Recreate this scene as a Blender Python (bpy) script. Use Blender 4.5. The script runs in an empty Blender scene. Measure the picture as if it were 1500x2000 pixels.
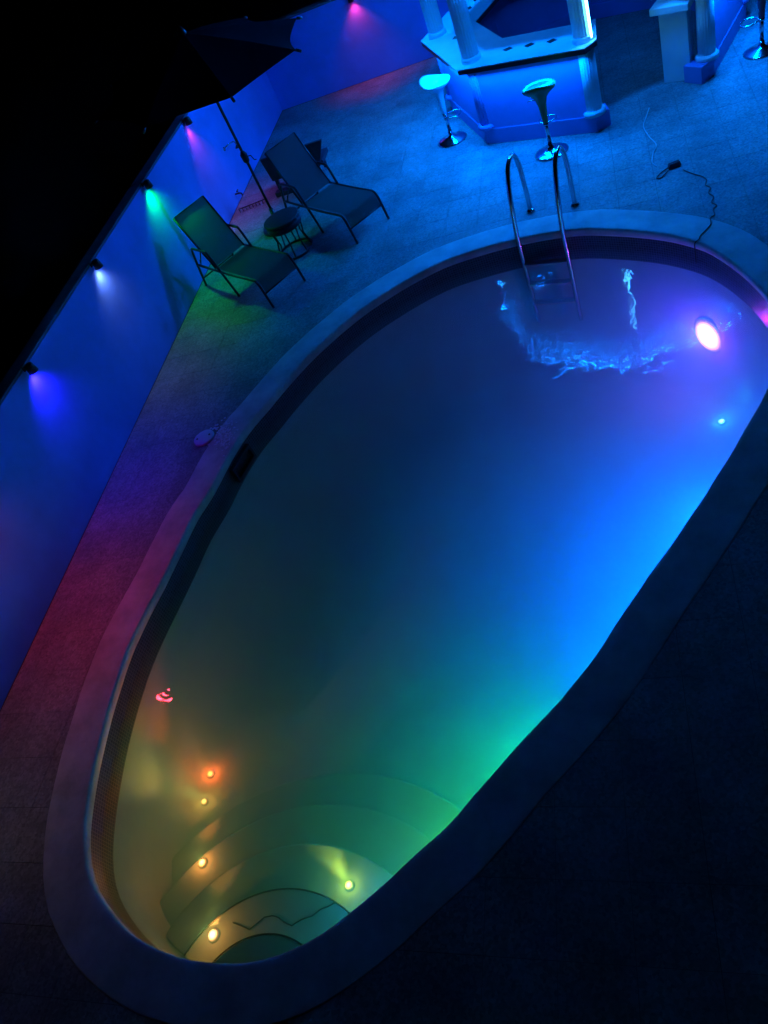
import bpy, bmesh, math, random
from mathutils import Vector, Matrix
from mathutils.bvhtree import BVHTree
random.seed(7)
R = math.radians
scene = bpy.context.scene
col = scene.collection

# ------------------------------------------------------------------ camera
CAMH = 4.6
dn = Vector((750, 1350, 1500)).normalized()
v1 = Vector((294, -1830, 1500)); v1 = (v1 - dn * v1.dot(dn)).normalized()
AZ = -dn; AY = v1; AX = AY.cross(AZ)
CAM = Vector((0, 0, CAMH))
cd = bpy.data.cameras.new('camera')
cd.sensor_fit = 'VERTICAL'; cd.sensor_height = 36.0; cd.lens = 27.0
cd.clip_start = 0.05; cd.clip_end = 1000
cam = bpy.data.objects.new('camera', cd); col.objects.link(cam)
cx = Vector((AX.x, AY.x, AZ.x)); cy = -Vector((AX.y, AY.y, AZ.y)); cz = -Vector((AX.z, AY.z, AZ.z))
cam.matrix_world = Matrix(((cx.x, cy.x, cz.x, 0), (cx.y, cy.y, cz.y, 0), (cx.z, cy.z, cz.z, CAMH), (0, 0, 0, 1)))
scene.camera = cam

# ------------------------------------------------------------------ night sky, moon, exposure
w = bpy.data.worlds.new('World'); scene.world = w; w.use_nodes = True
wn = w.node_tree.nodes
sky = wn.new('ShaderNodeTexSky'); sky.sky_type = 'NISHITA'; sky.sun_disc = False
sky.sun_elevation = R(-5); sky.sun_rotation = R(40); sky.altitude = 0
wn['Background'].inputs['Strength'].default_value = 0.001
w.node_tree.links.new(sky.outputs['Color'], wn['Background'].inputs['Color'])
sd = bpy.data.lights.new('moon', 'SUN'); sd.energy = 0.0015; sd.angle = R(2); sd.color = (0.6, 0.75, 1.0)
so = bpy.data.objects.new('moon', sd); col.objects.link(so); so.rotation_euler = (R(30), R(-15), R(40))
vs = scene.view_settings
vs.view_transform = 'Standard'; vs.look = 'None'; vs.exposure = 0.0; vs.gamma = 1.0; vs.use_curve_mapping = False
cy_ = scene.cycles
cy_.max_bounces = 8; cy_.diffuse_bounces = 3; cy_.glossy_bounces = 4; cy_.volume_bounces = 2
cy_.transparent_max_bounces = 12; cy_.caustics_reflective = False; cy_.caustics_refractive = False
cy_.use_denoising = True; cy_.sample_clamp_indirect = 40.0; cy_.use_light_tree = True

# LED strip colours and strengths (linear light colours)
AZURE = (0.0, 0.16, 1.0)
P_UNDER, P_COLUMN, P_LEFT, P_BEAM, P_INNER = 34.0, 4.0, 105.0, 40.0, 6.0

# ------------------------------------------------------------------ pixel helpers (1500 x 2000 photograph)
def ray(px, py):
    c = Vector((px - 750, py - 1000, 1500))
    return Vector((AX.dot(c), AY.dot(c), AZ.dot(c)))
def gp(px, py, z=0.0):
    r = ray(px, py); return CAM + r * ((z - CAMH) / r.z)
def project(p):
    q = Vector(p) - CAM
    c = AX * q.x + AY * q.y + AZ * q.z
    return 750 + 1500 * c.x / c.z, 1000 + 1500 * c.y / c.z

# ------------------------------------------------------------------ mesh helpers
class MB:
    def __init__(s): s.v = []; s.f = []; s.m = []; s.smooth = []
    def add(s, vs, fs, mi=0, sm=False):
        o = len(s.v); s.v += [tuple(x) for x in vs]
        for f in fs: s.f.append(tuple(i + o for i in f)); s.m.append(mi); s.smooth.append(sm)
        return s
    def box(s, c, h, rot=None, mi=0, taper=1.0):
        pts = []
        for z in (-1, 1):
            k = taper if z > 0 else 1.0
            for x, y in ((-1, -1), (1, -1), (1, 1), (-1, 1)):
                p = Vector((x * h[0] * k, y * h[1] * k, z * h[2]))
                if rot: p = rot @ p
                pts.append(Vector(c) + p)
        return s.add(pts, [(3, 2, 1, 0), (4, 5, 6, 7), (0, 1, 5, 4), (1, 2, 6, 5), (2, 3, 7, 6), (3, 0, 4, 7)], mi)
    def tube(s, path, r, n=8, closed=False, mi=0, caps=True):
        P = [Vector(p) for p in path]; m = len(P); rings = []
        rr = r if isinstance(r, (list, tuple)) else [r] * m
        up = None
        for i in range(m):
            if closed: t = (P[(i + 1) % m] - P[i - 1])
            else: t = P[min(i + 1, m - 1)] - P[max(i - 1, 0)]
            t.normalize()
            if up is None:
                up = Vector((0, 0, 1)) if abs(t.z) < 0.9 else Vector((1, 0, 0))
            a = t.cross(up)
            if a.length < 1e-4: a = t.cross(Vector((0.3, 0.9, 0.1)))
            a.normalize(); b = a.cross(t); up = b
            rings.append([P[i] + (a * math.cos(2 * math.pi * k / n) + b * math.sin(2 * math.pi * k / n)) * rr[i] for k in range(n)])
        vs = [q for rg in rings for q in rg]; fs = []
        for i in range(m if closed else m - 1):
            j = (i + 1) % m
            for k in range(n):
                l = (k + 1) % n; fs.append((i * n + k, i * n + l, j * n + l, j * n + k))
        if caps and not closed:
            fs.append(tuple(range(n))[::-1]); fs.append(tuple((m - 1) * n + k for k in range(n)))
        return s.add(vs, fs, mi, True)
    def lathe(s, prof, n=32, c=(0, 0, 0), mi=0, mat=None, flute=0.0, nf=0, sm=True, sx=1.0, sy=1.0):
        vs = []; fs = []; m = len(prof)
        for r, z in prof:
            for k in range(n):
                a = 2 * math.pi * k / n
                q = r * (1 - flute * (0.5 + 0.5 * math.cos(nf * a))) if flute else r
                p = Vector((q * math.cos(a) * sx, q * math.sin(a) * sy, z))
                if mat: p = mat @ p
                vs.append(p + Vector(c))
        for i in range(m - 1):
            for k in range(n):
                l = (k + 1) % n; fs.append((i * n + k, i * n + l, (i + 1) * n + l, (i + 1) * n + k))
        fs.append(tuple(range(n))[::-1]); fs.append(tuple((m - 1) * n + k for k in range(n)))
        return s.add(vs, fs, mi, sm)
    def prism(s, poly, z0, z1, mi=0, mi_side=None):
        n = len(poly)
        vs = [(p[0], p[1], z0) for p in poly] + [(p[0], p[1], z1) for p in poly]
        s.add(vs, [tuple(range(n))[::-1], tuple(range(n, 2 * n))], mi)
        o = len(s.v) - 2 * n
        for i in range(n):
            j = (i + 1) % n; s.f.append((o + i, o + j, o + n + j, o + n + i)); s.m.append(mi if mi_side is None else mi_side); s.smooth.append(False)
        return s
    def build(s, name, mats, parent=None, bevel=0.0, recalc=True):
        me = bpy.data.meshes.new(name); me.from_pydata(s.v, [], s.f)
        for x in (mats if isinstance(mats, (list, tuple)) else [mats]): me.materials.append(x)
        me.polygons.foreach_set('material_index', s.m); me.polygons.foreach_set('use_smooth', s.smooth)
        if recalc:
            bm = bmesh.new(); bm.from_mesh(me); bmesh.ops.recalc_face_normals(bm, faces=bm.faces); bm.to_mesh(me); bm.free()
        me.update()
        o = bpy.data.objects.new(name, me); col.objects.link(o)
        if parent: o.parent = parent
        if bevel:
            b = o.modifiers.new('bevel', 'BEVEL'); b.width = bevel; b.segments = 2; b.limit_method = 'ANGLE'; b.angle_limit = R(40)
        return o
def tag(o, label=None, cat=None, group=None, kind=None):
    if label: o['label'] = label
    if cat: o['category'] = cat
    if group: o['group'] = group
    if kind: o['kind'] = kind
    return o
def empty(name, loc=(0, 0, 0), rz=0.0):
    o = bpy.data.objects.new(name, None); col.objects.link(o); o.location = loc; o.rotation_euler = (0, 0, rz)
    o.empty_display_size = 0.2
    return o
def copy_tree(o, parent=None):
    c = o.copy(); col.objects.link(c); c.parent = parent
    for ch in list(o.children): copy_tree(ch, c)
    return c
def light(name, kind, loc, energy, color, aim=None, parent=None, **kw):
    d = bpy.data.lights.new(name, kind); d.energy = energy; d.color = color
    for k, v in kw.items(): setattr(d, k, v)
    o = bpy.data.objects.new(name, d); col.objects.link(o); o.location = loc
    if aim is not None: o.rotation_euler = Vector(aim).to_track_quat('-Z', 'Y').to_euler()
    if parent: o.parent = parent
    return o
def bez(pts, n=8, closed=False):
    P = [Vector(p) for p in pts]; m = len(P); out = []
    for i in range(m if closed else m - 1):
        a = P[(i - 1) % m] if closed or i > 0 else P[0]
        b = P[i]; c = P[(i + 1) % m]; d = P[(i + 2) % m] if closed or i + 2 < m else P[-1]
        for k in range(n):
            t = k / n
            out.append(0.5 * ((2 * b) + (c - a) * t + (2 * a - 5 * b + 4 * c - d) * t * t + (3 * b - a - 3 * c + d) * t ** 3))
    if not closed: out.append(P[-1])
    return out

# ------------------------------------------------------------------ materials
def mat(name, color=(0.5, 0.5, 0.5), rough=0.6, metal=0.0, var=0.0, vscale=3.0, bump=0.0, bscale=40.0, spec=0.5, color2=None, detail=4.0, rvar=0.0):
    m = bpy.data.materials.new(name); m.use_nodes = True
    nt = m.node_tree; n = nt.nodes; L = nt.links; b = n['Principled BSDF']
    b.inputs['Base Color'].default_value = (*color, 1); b.inputs['Roughness'].default_value = rough
    b.inputs['Metallic'].default_value = metal; b.inputs['Specular IOR Level'].default_value = spec
    tc = n.new('ShaderNodeTexCoord')
    if var or color2:
        t = n.new('ShaderNodeTexNoise'); t.inputs['Scale'].default_value = vscale; t.inputs['Detail'].default_value = detail; t.inputs['Roughness'].default_value = 0.65
        L.new(tc.outputs['Object'], t.inputs['Vector'])
        rp = n.new('ShaderNodeValToRGB')
        c1 = tuple(max(0, c * (1 - var)) for c in color); c2 = color2 or tuple(min(1, c * (1 + var)) for c in color)
        rp.color_ramp.elements[0].position = 0.32; rp.color_ramp.elements[1].position = 0.68
        rp.color_ramp.elements[0].color = (*c1, 1); rp.color_ramp.elements[1].color = (*c2, 1)
        L.new(t.outputs['Fac'], rp.inputs['Fac']); L.new(rp.outputs['Color'], b.inputs['Base Color'])
        if rvar:
            mr = n.new('ShaderNodeMapRange'); mr.inputs['To Min'].default_value = rough - rvar; mr.inputs['To Max'].default_value = rough + rvar
            L.new(t.outputs['Fac'], mr.inputs['Value']); L.new(mr.outputs['Result'], b.inputs['Roughness'])
    if bump:
        t2 = n.new('ShaderNodeTexNoise'); t2.inputs['Scale'].default_value = bscale; t2.inputs['Detail'].default_value = 5
        L.new(tc.outputs['Object'], t2.inputs['Vector'])
        bp = n.new('ShaderNodeBump'); bp.inputs['Strength'].default_value = bump; bp.inputs['Distance'].default_value = 0.01
        L.new(t2.outputs['Fac'], bp.inputs['Height']); L.new(bp.outputs['Normal'], b.inputs['Normal'])
    return m
def emis(name, color, strength):
    m = bpy.data.materials.new(name); m.use_nodes = True
    b = m.node_tree.nodes['Principled BSDF']
    b.inputs['Base Color'].default_value = (0.8, 0.8, 0.8, 1)
    b.inputs['Emission Color'].default_value = (*color, 1); b.inputs['Emission Strength'].default_value = strength
    return m
def lens_emis(name, color, strength, rad):
    m = emis(name, color, strength); nt = m.node_tree; n = nt.nodes
    tc = n.new('ShaderNodeTexCoord'); ln = n.new('ShaderNodeVectorMath'); ln.operation = 'LENGTH'
    mr = n.new('ShaderNodeMapRange'); mr.interpolation_type = 'SMOOTHERSTEP'
    mr.inputs['From Min'].default_value = rad; mr.inputs['From Max'].default_value = 0.0
    mr.inputs['To Min'].default_value = 0.0; mr.inputs['To Max'].default_value = strength
    nt.links.new(tc.outputs['Object'], ln.inputs[0]); nt.links.new(ln.outputs['Value'], mr.inputs['Value'])
    nt.links.new(mr.outputs['Result'], n['Principled BSDF'].inputs['Emission Strength'])
    return m
def stone_mat(name, c1, c2, rough, per_obj=0.0):
    """rough pebbled stone: speckle + blotches + relief"""
    m = mat(name, c1, rough, color2=c2, vscale=1.7, bump=0.35, bscale=38)
    nt = m.node_tree; n = nt.nodes; L = nt.links; b = n['Principled BSDF']
    geo = n.new('ShaderNodeNewGeometry')
    for t in n:
        if t.type == 'TEX_NOISE': L.new(geo.outputs['Position'], t.inputs['Vector'])
    v = n.new('ShaderNodeTexVoronoi'); v.inputs['Scale'].default_value = 55; L.new(geo.outputs['Position'], v.inputs['Vector'])
    mr = n.new('ShaderNodeMapRange'); mr.inputs['From Min'].default_value = 0.0; mr.inputs['From Max'].default_value = 1.0
    mr.inputs['To Min'].default_value = 0.6; mr.inputs['To Max'].default_value = 1.35
    L.new(v.outputs['Color'], mr.inputs['Value'])
    mx = n.new('ShaderNodeMix'); mx.data_type = 'RGBA'; mx.blend_type = 'MULTIPLY'; mx.inputs[0].default_value = 1.0
    src = b.inputs['Base Color'].links[0].from_socket
    L.new(src, mx.inputs[6]); L.new(mr.outputs['Result'], mx.inputs[7])
    last = mx.outputs[2]
    if per_obj:
        oi = n.new('ShaderNodeObjectInfo'); mo = n.new('ShaderNodeMapRange')
        mo.inputs['To Min'].default_value = 1 - per_obj; mo.inputs['To Max'].default_value = 1 + per_obj
        L.new(oi.outputs['Random'], mo.inputs['Value'])
        m2 = n.new('ShaderNodeMix'); m2.data_type = 'RGBA'; m2.blend_type = 'MULTIPLY'; m2.inputs[0].default_value = 1.0
        L.new(last, m2.inputs[6]); L.new(mo.outputs['Result'], m2.inputs[7]); last = m2.outputs[2]
    L.new(last, b.inputs['Base Color'])
    return m
M = {}
M['wall'] = mat('blue_wall_paint', (0.13, 0.30, 0.78), 0.75, var=0.10, vscale=1.2, bump=0.10, bscale=60)
M['cap'] = mat('wall_cap_cement', (0.12, 0.13, 0.16), 0.9, var=0.2, vscale=5)
M['panel'] = mat('blue_bar_paint', (0.12, 0.26, 0.60), 0.55, var=0.08, vscale=2.5, bump=0.05, bscale=50)
M['white'] = mat('white_plaster', (0.72, 0.74, 0.75), 0.6, var=0.06, vscale=3, bump=0.05, bscale=50)
M['counter'] = mat('white_counter_tile', (0.66, 0.68, 0.70), 0.35, var=0.08, vscale=4)
M['black_stone'] = mat('black_granite', (0.012, 0.012, 0.014), 0.3, var=0.3, vscale=30)
M['tile'] = stone_mat('pebbled_floor_tile', (0.14, 0.14, 0.136), (0.27, 0.265, 0.255), 0.58, 0.07)
M['grout'] = mat('dark_grout', (0.09, 0.09, 0.085), 0.9, var=0.2, vscale=10)
M['coping'] = mat('trowelled_cement_coping', (0.36, 0.355, 0.345), 0.7, color2=(0.62, 0.61, 0.59), vscale=3.2, detail=8, bump=0.15, bscale=25)
M['plaster'] = mat('pale_pool_plaster', (0.36, 0.50, 0.57), 0.8, color2=(0.44, 0.58, 0.64), vscale=2.5)
M['ground'] = mat('dark_ground', (0.03, 0.032, 0.03), 0.95, var=0.3, vscale=0.7)
M['chrome'] = mat('polished_steel', (0.62, 0.63, 0.65), 0.16, 1.0)
M['black_metal'] = mat('black_powder_coat', (0.012, 0.012, 0.014), 0.4, var=0.2, vscale=20)
M['sling'] = mat('dark_sling_fabric', (0.055, 0.065, 0.055), 0.8, var=0.1, vscale=60, bump=0.2, bscale=300)
_m = M['sling']; _n = _m.node_tree.nodes; _L = _m.node_tree.links
_t = _n.new('ShaderNodeBsdfTranslucent'); _t.inputs['Color'].default_value = (0.32, 0.36, 0.30, 1)
_x = _n.new('ShaderNodeMixShader'); _x.inputs['Fac'].default_value = 0.5
_L.new(_n['Principled BSDF'].outputs[0], _x.inputs[1]); _L.new(_t.outputs[0], _x.inputs[2]); _L.new(_x.outputs[0], _n['Material Output'].inputs['Surface'])
M['canopy'] = mat('dark_canopy_fabric', (0.003, 0.003, 0.0045), 0.95, var=0.2, vscale=8, spec=0.03)
M['rattan'] = mat('black_rattan', (0.014, 0.014, 0.016), 0.6, var=0.3, vscale=60, bump=0.4, bscale=120)
M['dark_wood'] = mat('dark_board', (0.02, 0.022, 0.035), 0.6, var=0.3, vscale=12)
M['white_plastic'] = mat('white_gloss_plastic', (0.78, 0.80, 0.80), 0.22, var=0.02, vscale=4)
M['green_plastic'] = mat('green_gloss_plastic', (0.05, 0.22, 0.05), 0.25, var=0.05, vscale=4)
M['dark_plastic'] = mat('dark_gloss_plastic', (0.02, 0.03, 0.04), 0.25, var=0.1, vscale=4)
M['grey_plastic'] = mat('grey_plastic', (0.55, 0.53, 0.58), 0.45, var=0.08, vscale=9)
M['cable'] = mat('black_cable', (0.015, 0.015, 0.015), 0.5, var=0.1, vscale=30)
M['pale_cable'] = mat('pale_cable', (0.5, 0.5, 0.52), 0.5, var=0.1, vscale=30)
M['skimmer'] = mat('skimmer_plastic', (0.02, 0.02, 0.03), 0.5, var=0.1, vscale=20)
M['bezel'] = mat('light_bezel', (0.5, 0.5, 0.5), 0.4, var=0.05, vscale=20)
M['roof'] = mat('dark_roof_shingle', (0.03, 0.028, 0.028), 0.9, var=0.3, vscale=8)
M['led'] = emis('azure_led_strip', (0.08, 0.6, 1.0), 36.0)
M['led_soft'] = emis('azure_led_strip_soft', (0.0, 0.35, 1.0), 1.6)
# waterline mosaic: small dark tiles
m = mat('waterline_mosaic', (0.05, 0.06, 0.10), 0.3)
nt = m.node_tree; bk = nt.nodes.new('ShaderNodeTexBrick'); uvn = nt.nodes.new('ShaderNodeUVMap')
bk.inputs['Scale'].default_value = 1.0; bk.offset = 0.0
bk.inputs['Brick Width'].default_value = 0.028; bk.inputs['Row Height'].default_value = 0.028; bk.inputs['Mortar Size'].default_value = 0.0028
bk.inputs['Color1'].default_value = (0.02, 0.023, 0.05, 1); bk.inputs['Color2'].default_value = (0.05, 0.055, 0.10, 1); bk.inputs['Mortar'].default_value = (0.16, 0.16, 0.17, 1)
nt.links.new(uvn.outputs['UV'], bk.inputs['Vector']); nt.links.new(bk.outputs['Color'], nt.nodes['Principled BSDF'].inputs['Base Color'])
M['mosaic'] = m
# water: clear rippled surface, cloudy body
m = bpy.data.materials.new('cloudy_pool_water'); m.use_nodes = True
nt = m.node_tree; n = nt.nodes; L = nt.links; n.remove(n['Principled BSDF'])
tr = n.new('ShaderNodeBsdfTransparent'); gl = n.new('ShaderNodeBsdfGlossy'); gl.inputs['Roughness'].default_value = 0.0
fr = n.new('ShaderNodeFresnel'); fr.inputs['IOR'].default_value = 1.33
mixs = n.new('ShaderNodeMixShader')
tc = n.new('ShaderNodeTexCoord')
n1 = n.new('ShaderNodeTexNoise'); n1.inputs['Scale'].default_value = 5.5; n1.inputs['Detail'].default_value = 2.0; n1.inputs['Roughness'].default_value = 0.5; n1.inputs['Distortion'].default_value = 0.6
L.new(tc.outputs['Object'], n1.inputs['Vector'])
bp = n.new('ShaderNodeBump'); bp.inputs['Strength'].default_value = 1.0; bp.inputs['Distance'].default_value = 0.003
L.new(n1.outputs['Fac'], bp.inputs['Height'])
L.new(bp.outputs['Normal'], gl.inputs['Normal']); L.new(fr.outputs['Fac'], mixs.inputs['Fac'])
L.new(tr.outputs[0], mixs.inputs[1]); L.new(gl.outputs[0], mixs.inputs[2])
pv = n.new('ShaderNodeVolumePrincipled')
pv.inputs['Color'].default_value = (0.15, 0.70, 0.95, 1); pv.inputs['Density'].default_value = 0.82; pv.inputs['Anisotropy'].default_value = 0.35
pv.inputs['Absorption Color'].default_value = (0.5, 0.8, 0.9, 1)
out = n['Material Output']; L.new(mixs.outputs[0], out.inputs['Surface']); L.new(pv.outputs[0], out.inputs['Volume'])
M['water'] = m

# ------------------------------------------------------------------ the pool outline, traced on the deck plane
INNER_PX = [(880,504),(1004,467),(1111,448),(1169,446),(1273,452),(1355,469),(1401,490),(1438,516),(1471,545),(1500,582),(1524,640),(1524,700),(1500,756),(1459,830),(1421,900),(1340,1020),(1240,1165),(1140,1310),(1060,1405),(960,1512),(880,1605),(800,1680),(720,1755),(640,1815),(560,1860),(500,1877),(430,1884),(350,1872),(270,1835),(220,1790),(185,1740),(168,1700),(163,1650),(167,1590),(180,1510),(200,1420),(222,1345),(250,1265),(280,1200),(313,1137),(353,1057),(380,1001),(412,953),(439,900),(465,857),(487,825),(513,796),(560,740),(620,677),(700,608),(780,555),(830,527)]
crv = bez([gp(*p) for p in INNER_PX], 6, True)
# even arc-length resample
NP = 200
segs = [(crv[(i + 1) % len(crv)] - crv[i]).length for i in range(len(crv))]
tot = sum(segs); OUT = []; acc = 0.0; i = 0
for k in range(NP):
    t = tot * k / NP
    while acc + segs[i] < t: acc += segs[i]; i += 1
    OUT.append(crv[i].lerp(crv[(i + 1) % len(crv)], (t - acc) / max(segs[i], 1e-6)))
for _ in range(2): OUT = [(OUT[k - 1] + OUT[k] * 2 + OUT[(k + 1) % NP]) / 4 for k in range(NP)]
CEN = sum(OUT, Vector()) / NP
NRM = []
for k in range(NP):
    t = (OUT[(k + 1) % NP] - OUT[k - 1]).normalized(); q = Vector((t.y, -t.x, 0))
    if q.dot(OUT[k] - CEN) < 0: q = -q
    NRM.append(q)
def off(d): return [OUT[k] + NRM[k] * d for k in range(NP)]
ARC = tot / NP
WATER = -0.25
def ring_mesh(rings, closed_floor=None):
    vs = [p for r in rings for p in r]; fs = []
    for i in range(len(rings) - 1):
        for k in range(NP):
            l = (k + 1) % NP; fs.append((i * NP + k, i * NP + l, (i + 1) * NP + l, (i + 1) * NP + k))
    return vs, fs
def zring(d, z): return [Vector((p.x, p.y, z)) for p in off(d)]

# ------------------------------------------------------------------ ground, deck
DX0, DX1, DY0, DY1 = -5.67, 6.5, -2.5, 14.45
def sheet_with_hole(name, outer, inner, z, m):
    bm = bmesh.new(); es = []
    for loop in (outer, inner):
        vv = [bm.verts.new((p[0], p[1], z)) for p in loop]
        es += [bm.edges.new((vv[i], vv[(i + 1) % len(vv)])) for i in range(len(vv))]
    bmesh.ops.triangle_fill(bm, use_beauty=True, use_dissolve=False, edges=es)
    bmesh.ops.recalc_face_normals(bm, faces=bm.faces)
    if sum(f.normal.z for f in bm.faces) < 0: bmesh.ops.reverse_faces(bm, faces=bm.faces)
    me = bpy.data.meshes.new(name); bm.to_mesh(me); bm.free(); me.materials.append(m)
    o = bpy.data.objects.new(name, me); col.objects.link(o); return o
rect = lambda a, b, c, d: [(a, c), (b, c), (b, d), (a, d)]
tag(sheet_with_hole('ground', rect(-400, 400, -400, 400), rect(DX0 - 0.05, DX1 + 0.05, DY0 - 0.05, DY1 + 0.05), -0.06, M['ground']), kind='structure')
deck = tag(sheet_with_hole('patio', rect(DX0, DX1, DY0, DY1), [(p.x, p.y) for p in off(0.30)], -0.008, M['grout']), 'pebbled tile patio around the pool', None, None, 'structure')
# floor tiles, each a slab of its own, cut back under the coping ring
TS = 0.40; GAP = 0.004
MID = off(0.24)
def clip_half(poly, p, nr):
    res = []
    for i in range(len(poly)):
        a, b = poly[i], poly[(i + 1) % len(poly)]
        da = (a[0] - p.x) * nr.x + (a[1] - p.y) * nr.y; db = (b[0] - p.x) * nr.x + (b[1] - p.y) * nr.y
        if da >= 0: res.append(a)
        if da * db < 0:
            t = da / (da - db); res.append((a[0] + (b[0] - a[0]) * t, a[1] + (b[1] - a[1]) * t))
    return res
cells = []
nx = int((DX1 - DX0) / TS); ny = int((DY1 - DY0) / TS)
for ix in range(nx + 1):
    for iy in range(ny + 1):
        x0 = DX0 + 0.01 + ix * TS; y0 = DY1 - 0.01 - (iy + 1) * TS
        x1 = min(x0 + TS, DX1); y0 = max(y0, DY0)
        y1 = DY1 - 0.01 - iy * TS
        if x1 - x0 < 0.08 or y1 - y0 < 0.08: continue
        poly = [(x0 + GAP / 2, y0 + GAP / 2), (x1 - GAP / 2, y0 + GAP / 2), (x1 - GAP / 2, y1 - GAP / 2), (x0 + GAP / 2, y1 - GAP / 2)]
        c = Vector(((x0 + x1) / 2, (y0 + y1) / 2, 0))
        k = min(range(NP), key=lambda q: (MID[q] - c).length_squared)
        dd = (c - MID[k]).dot(NRM[k]); whole = True
        if dd < 0.35 and (MID[k] - c).length < 0.6:
            p2 = clip_half(poly, MID[k], NRM[k]); whole = len(p2) == 4 and p2 == poly; poly = p2
        elif dd < 0: continue
        if len(poly) < 3: continue
        px, py = project(c); q = c - CAM
        inview = -60 < px < 1560 and -60 < py < 2060 and (AX.z * q.x + AY.z * q.y + AZ.z * q.z) > 0
        cells.append((0 if inview else 1, q.length, poly, whole, c))
cells.sort(key=lambda t: (t[0], t[1]))
shared = None; rest = MB()
for idx, (hid, dist, poly, whole, c) in enumerate(cells):
    zt = random.uniform(-0.0012, 0.0)
    if idx < 300 and not hid:
        mb = MB().prism([(p[0] - c.x, p[1] - c.y) for p in poly], -0.016, 0.0)
        if whole and shared is None and abs(poly[1][0] - poly[0][0] - TS + GAP) < 1e-4 and abs(poly[2][1] - poly[1][1] - TS + GAP) < 1e-4:
            o = mb.build('tile', M['tile'], deck); shared = o.data
        elif whole and shared is not None and abs(poly[1][0] - poly[0][0] - TS + GAP) < 1e-4 and abs(poly[2][1] - poly[1][1] - TS + GAP) < 1e-4:
            o = bpy.data.objects.new('tile', shared); col.objects.link(o); o.parent = deck
        else: o = mb.build('tile', M['tile'], deck)
        o.location = (c.x, c.y, zt)
    else:
        rest.prism(poly, -0.016, zt)
if rest.v: tag(rest.build('far_tiles', M['tile'], deck), kind='stuff')

# ------------------------------------------------------------------ pool shell, coping, steps, water
def depth(p): 
    t = min(1, max(0, (p.y - 2.0) / 3.2)); t = t * t * (3 - 2 * t); return -1.22 - 0.6 * t
pool = empty('pool', (0, 0, 0)); tag(pool, 'egg-shaped swimming pool basin with pale cement coping and dark waterline tiles', 'pool', None, 'structure')
rag = [0.004 * math.sin(k * 0.5) + 0.002 * math.sin(k * 1.3 + 1) + random.uniform(-0.0012, 0.0012) for k in range(NP)]
def zr2(d, z, f): return [Vector((OUT[k].x + NRM[k].x * (d + rag[k] * f), OUT[k].y + NRM[k].y * (d + rag[k] * f), z)) for k in range(NP)]
rag_o = rag[37:] + rag[:37]
outer_r = [Vector((OUT[k].x + NRM[k].x * (0.34 + rag_o[k] * 1.0), OUT[k].y + NRM[k].y * (0.34 + rag_o[k] * 1.0), 0)) for k in range(NP)]
def zo(z, d=0): return [Vector((p.x - NRM[k].x * d, p.y - NRM[k].y * d, z)) for k, p in enumerate(outer_r)]
vs_, fs_ = ring_mesh([zo(-0.02), zo(0.0004), zo(0.0008, 0.006), zo(0.0015, 0.03), zo(0.003, 0.15), zr2(0.06, 0.004, 1), zr2(0.025, 0.003, 1), zr2(0.009, 0.0005, 1), zr2(0.0, -0.006, 1), zr2(-0.002, -0.03, 1), zr2(0.002, -0.075, 1), zr2(0.014, -0.10, 0.5), zring(0.06, -0.105)])
MB().add(vs_, fs_, 0, True).build('coping', M['coping'], pool)
vs_, fs_ = ring_mesh([zring(0.03, -0.09), zring(0.03, -0.40)])
tb = MB().add(vs_, fs_, 0, True).build('waterline_tile_band', M['mosaic'], pool)
uvl = tb.data.uv_layers.new(name='UVMap')
for poly in tb.data.polygons:
    ks = [tb.data.loops[li].vertex_index % NP for li in poly.loop_indices]
    wrap = max(ks) - min(ks) > NP / 2
    for li, kk in zip(poly.loop_indices, ks):
        if wrap and kk < NP / 2: kk += NP
        uvl.data[li].uv = (kk * ARC, tb.data.vertices[tb.data.loops[li].vertex_index].co.z)
rings = [zring(0.03, -0.40), zring(0.02, -0.8)]
for d, h in ((0.0, 0.30), (-0.05, 0.12), (-0.14, 0.03), (-0.30, 0.0)):
    rings.append([Vector((p.x, p.y, depth(p) + h)) for p in off(d)])
base = rings[-1]
for s in (0.85, 0.7, 0.55, 0.4, 0.25, 0.1):
    rr = []
    for p in base:
        q = CEN.lerp(Vector((p.x, p.y, 0)), s); q.z = depth(q); rr.append(q)
    rings.append(rr)
vs_, fs_ = ring_mesh(rings)
fs_.append(tuple((len(rings) - 1) * NP + k for k in range(NP)))
basin = MB().add(vs_, fs_, 0, True).build('basin', M['plaster'], pool)
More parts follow.
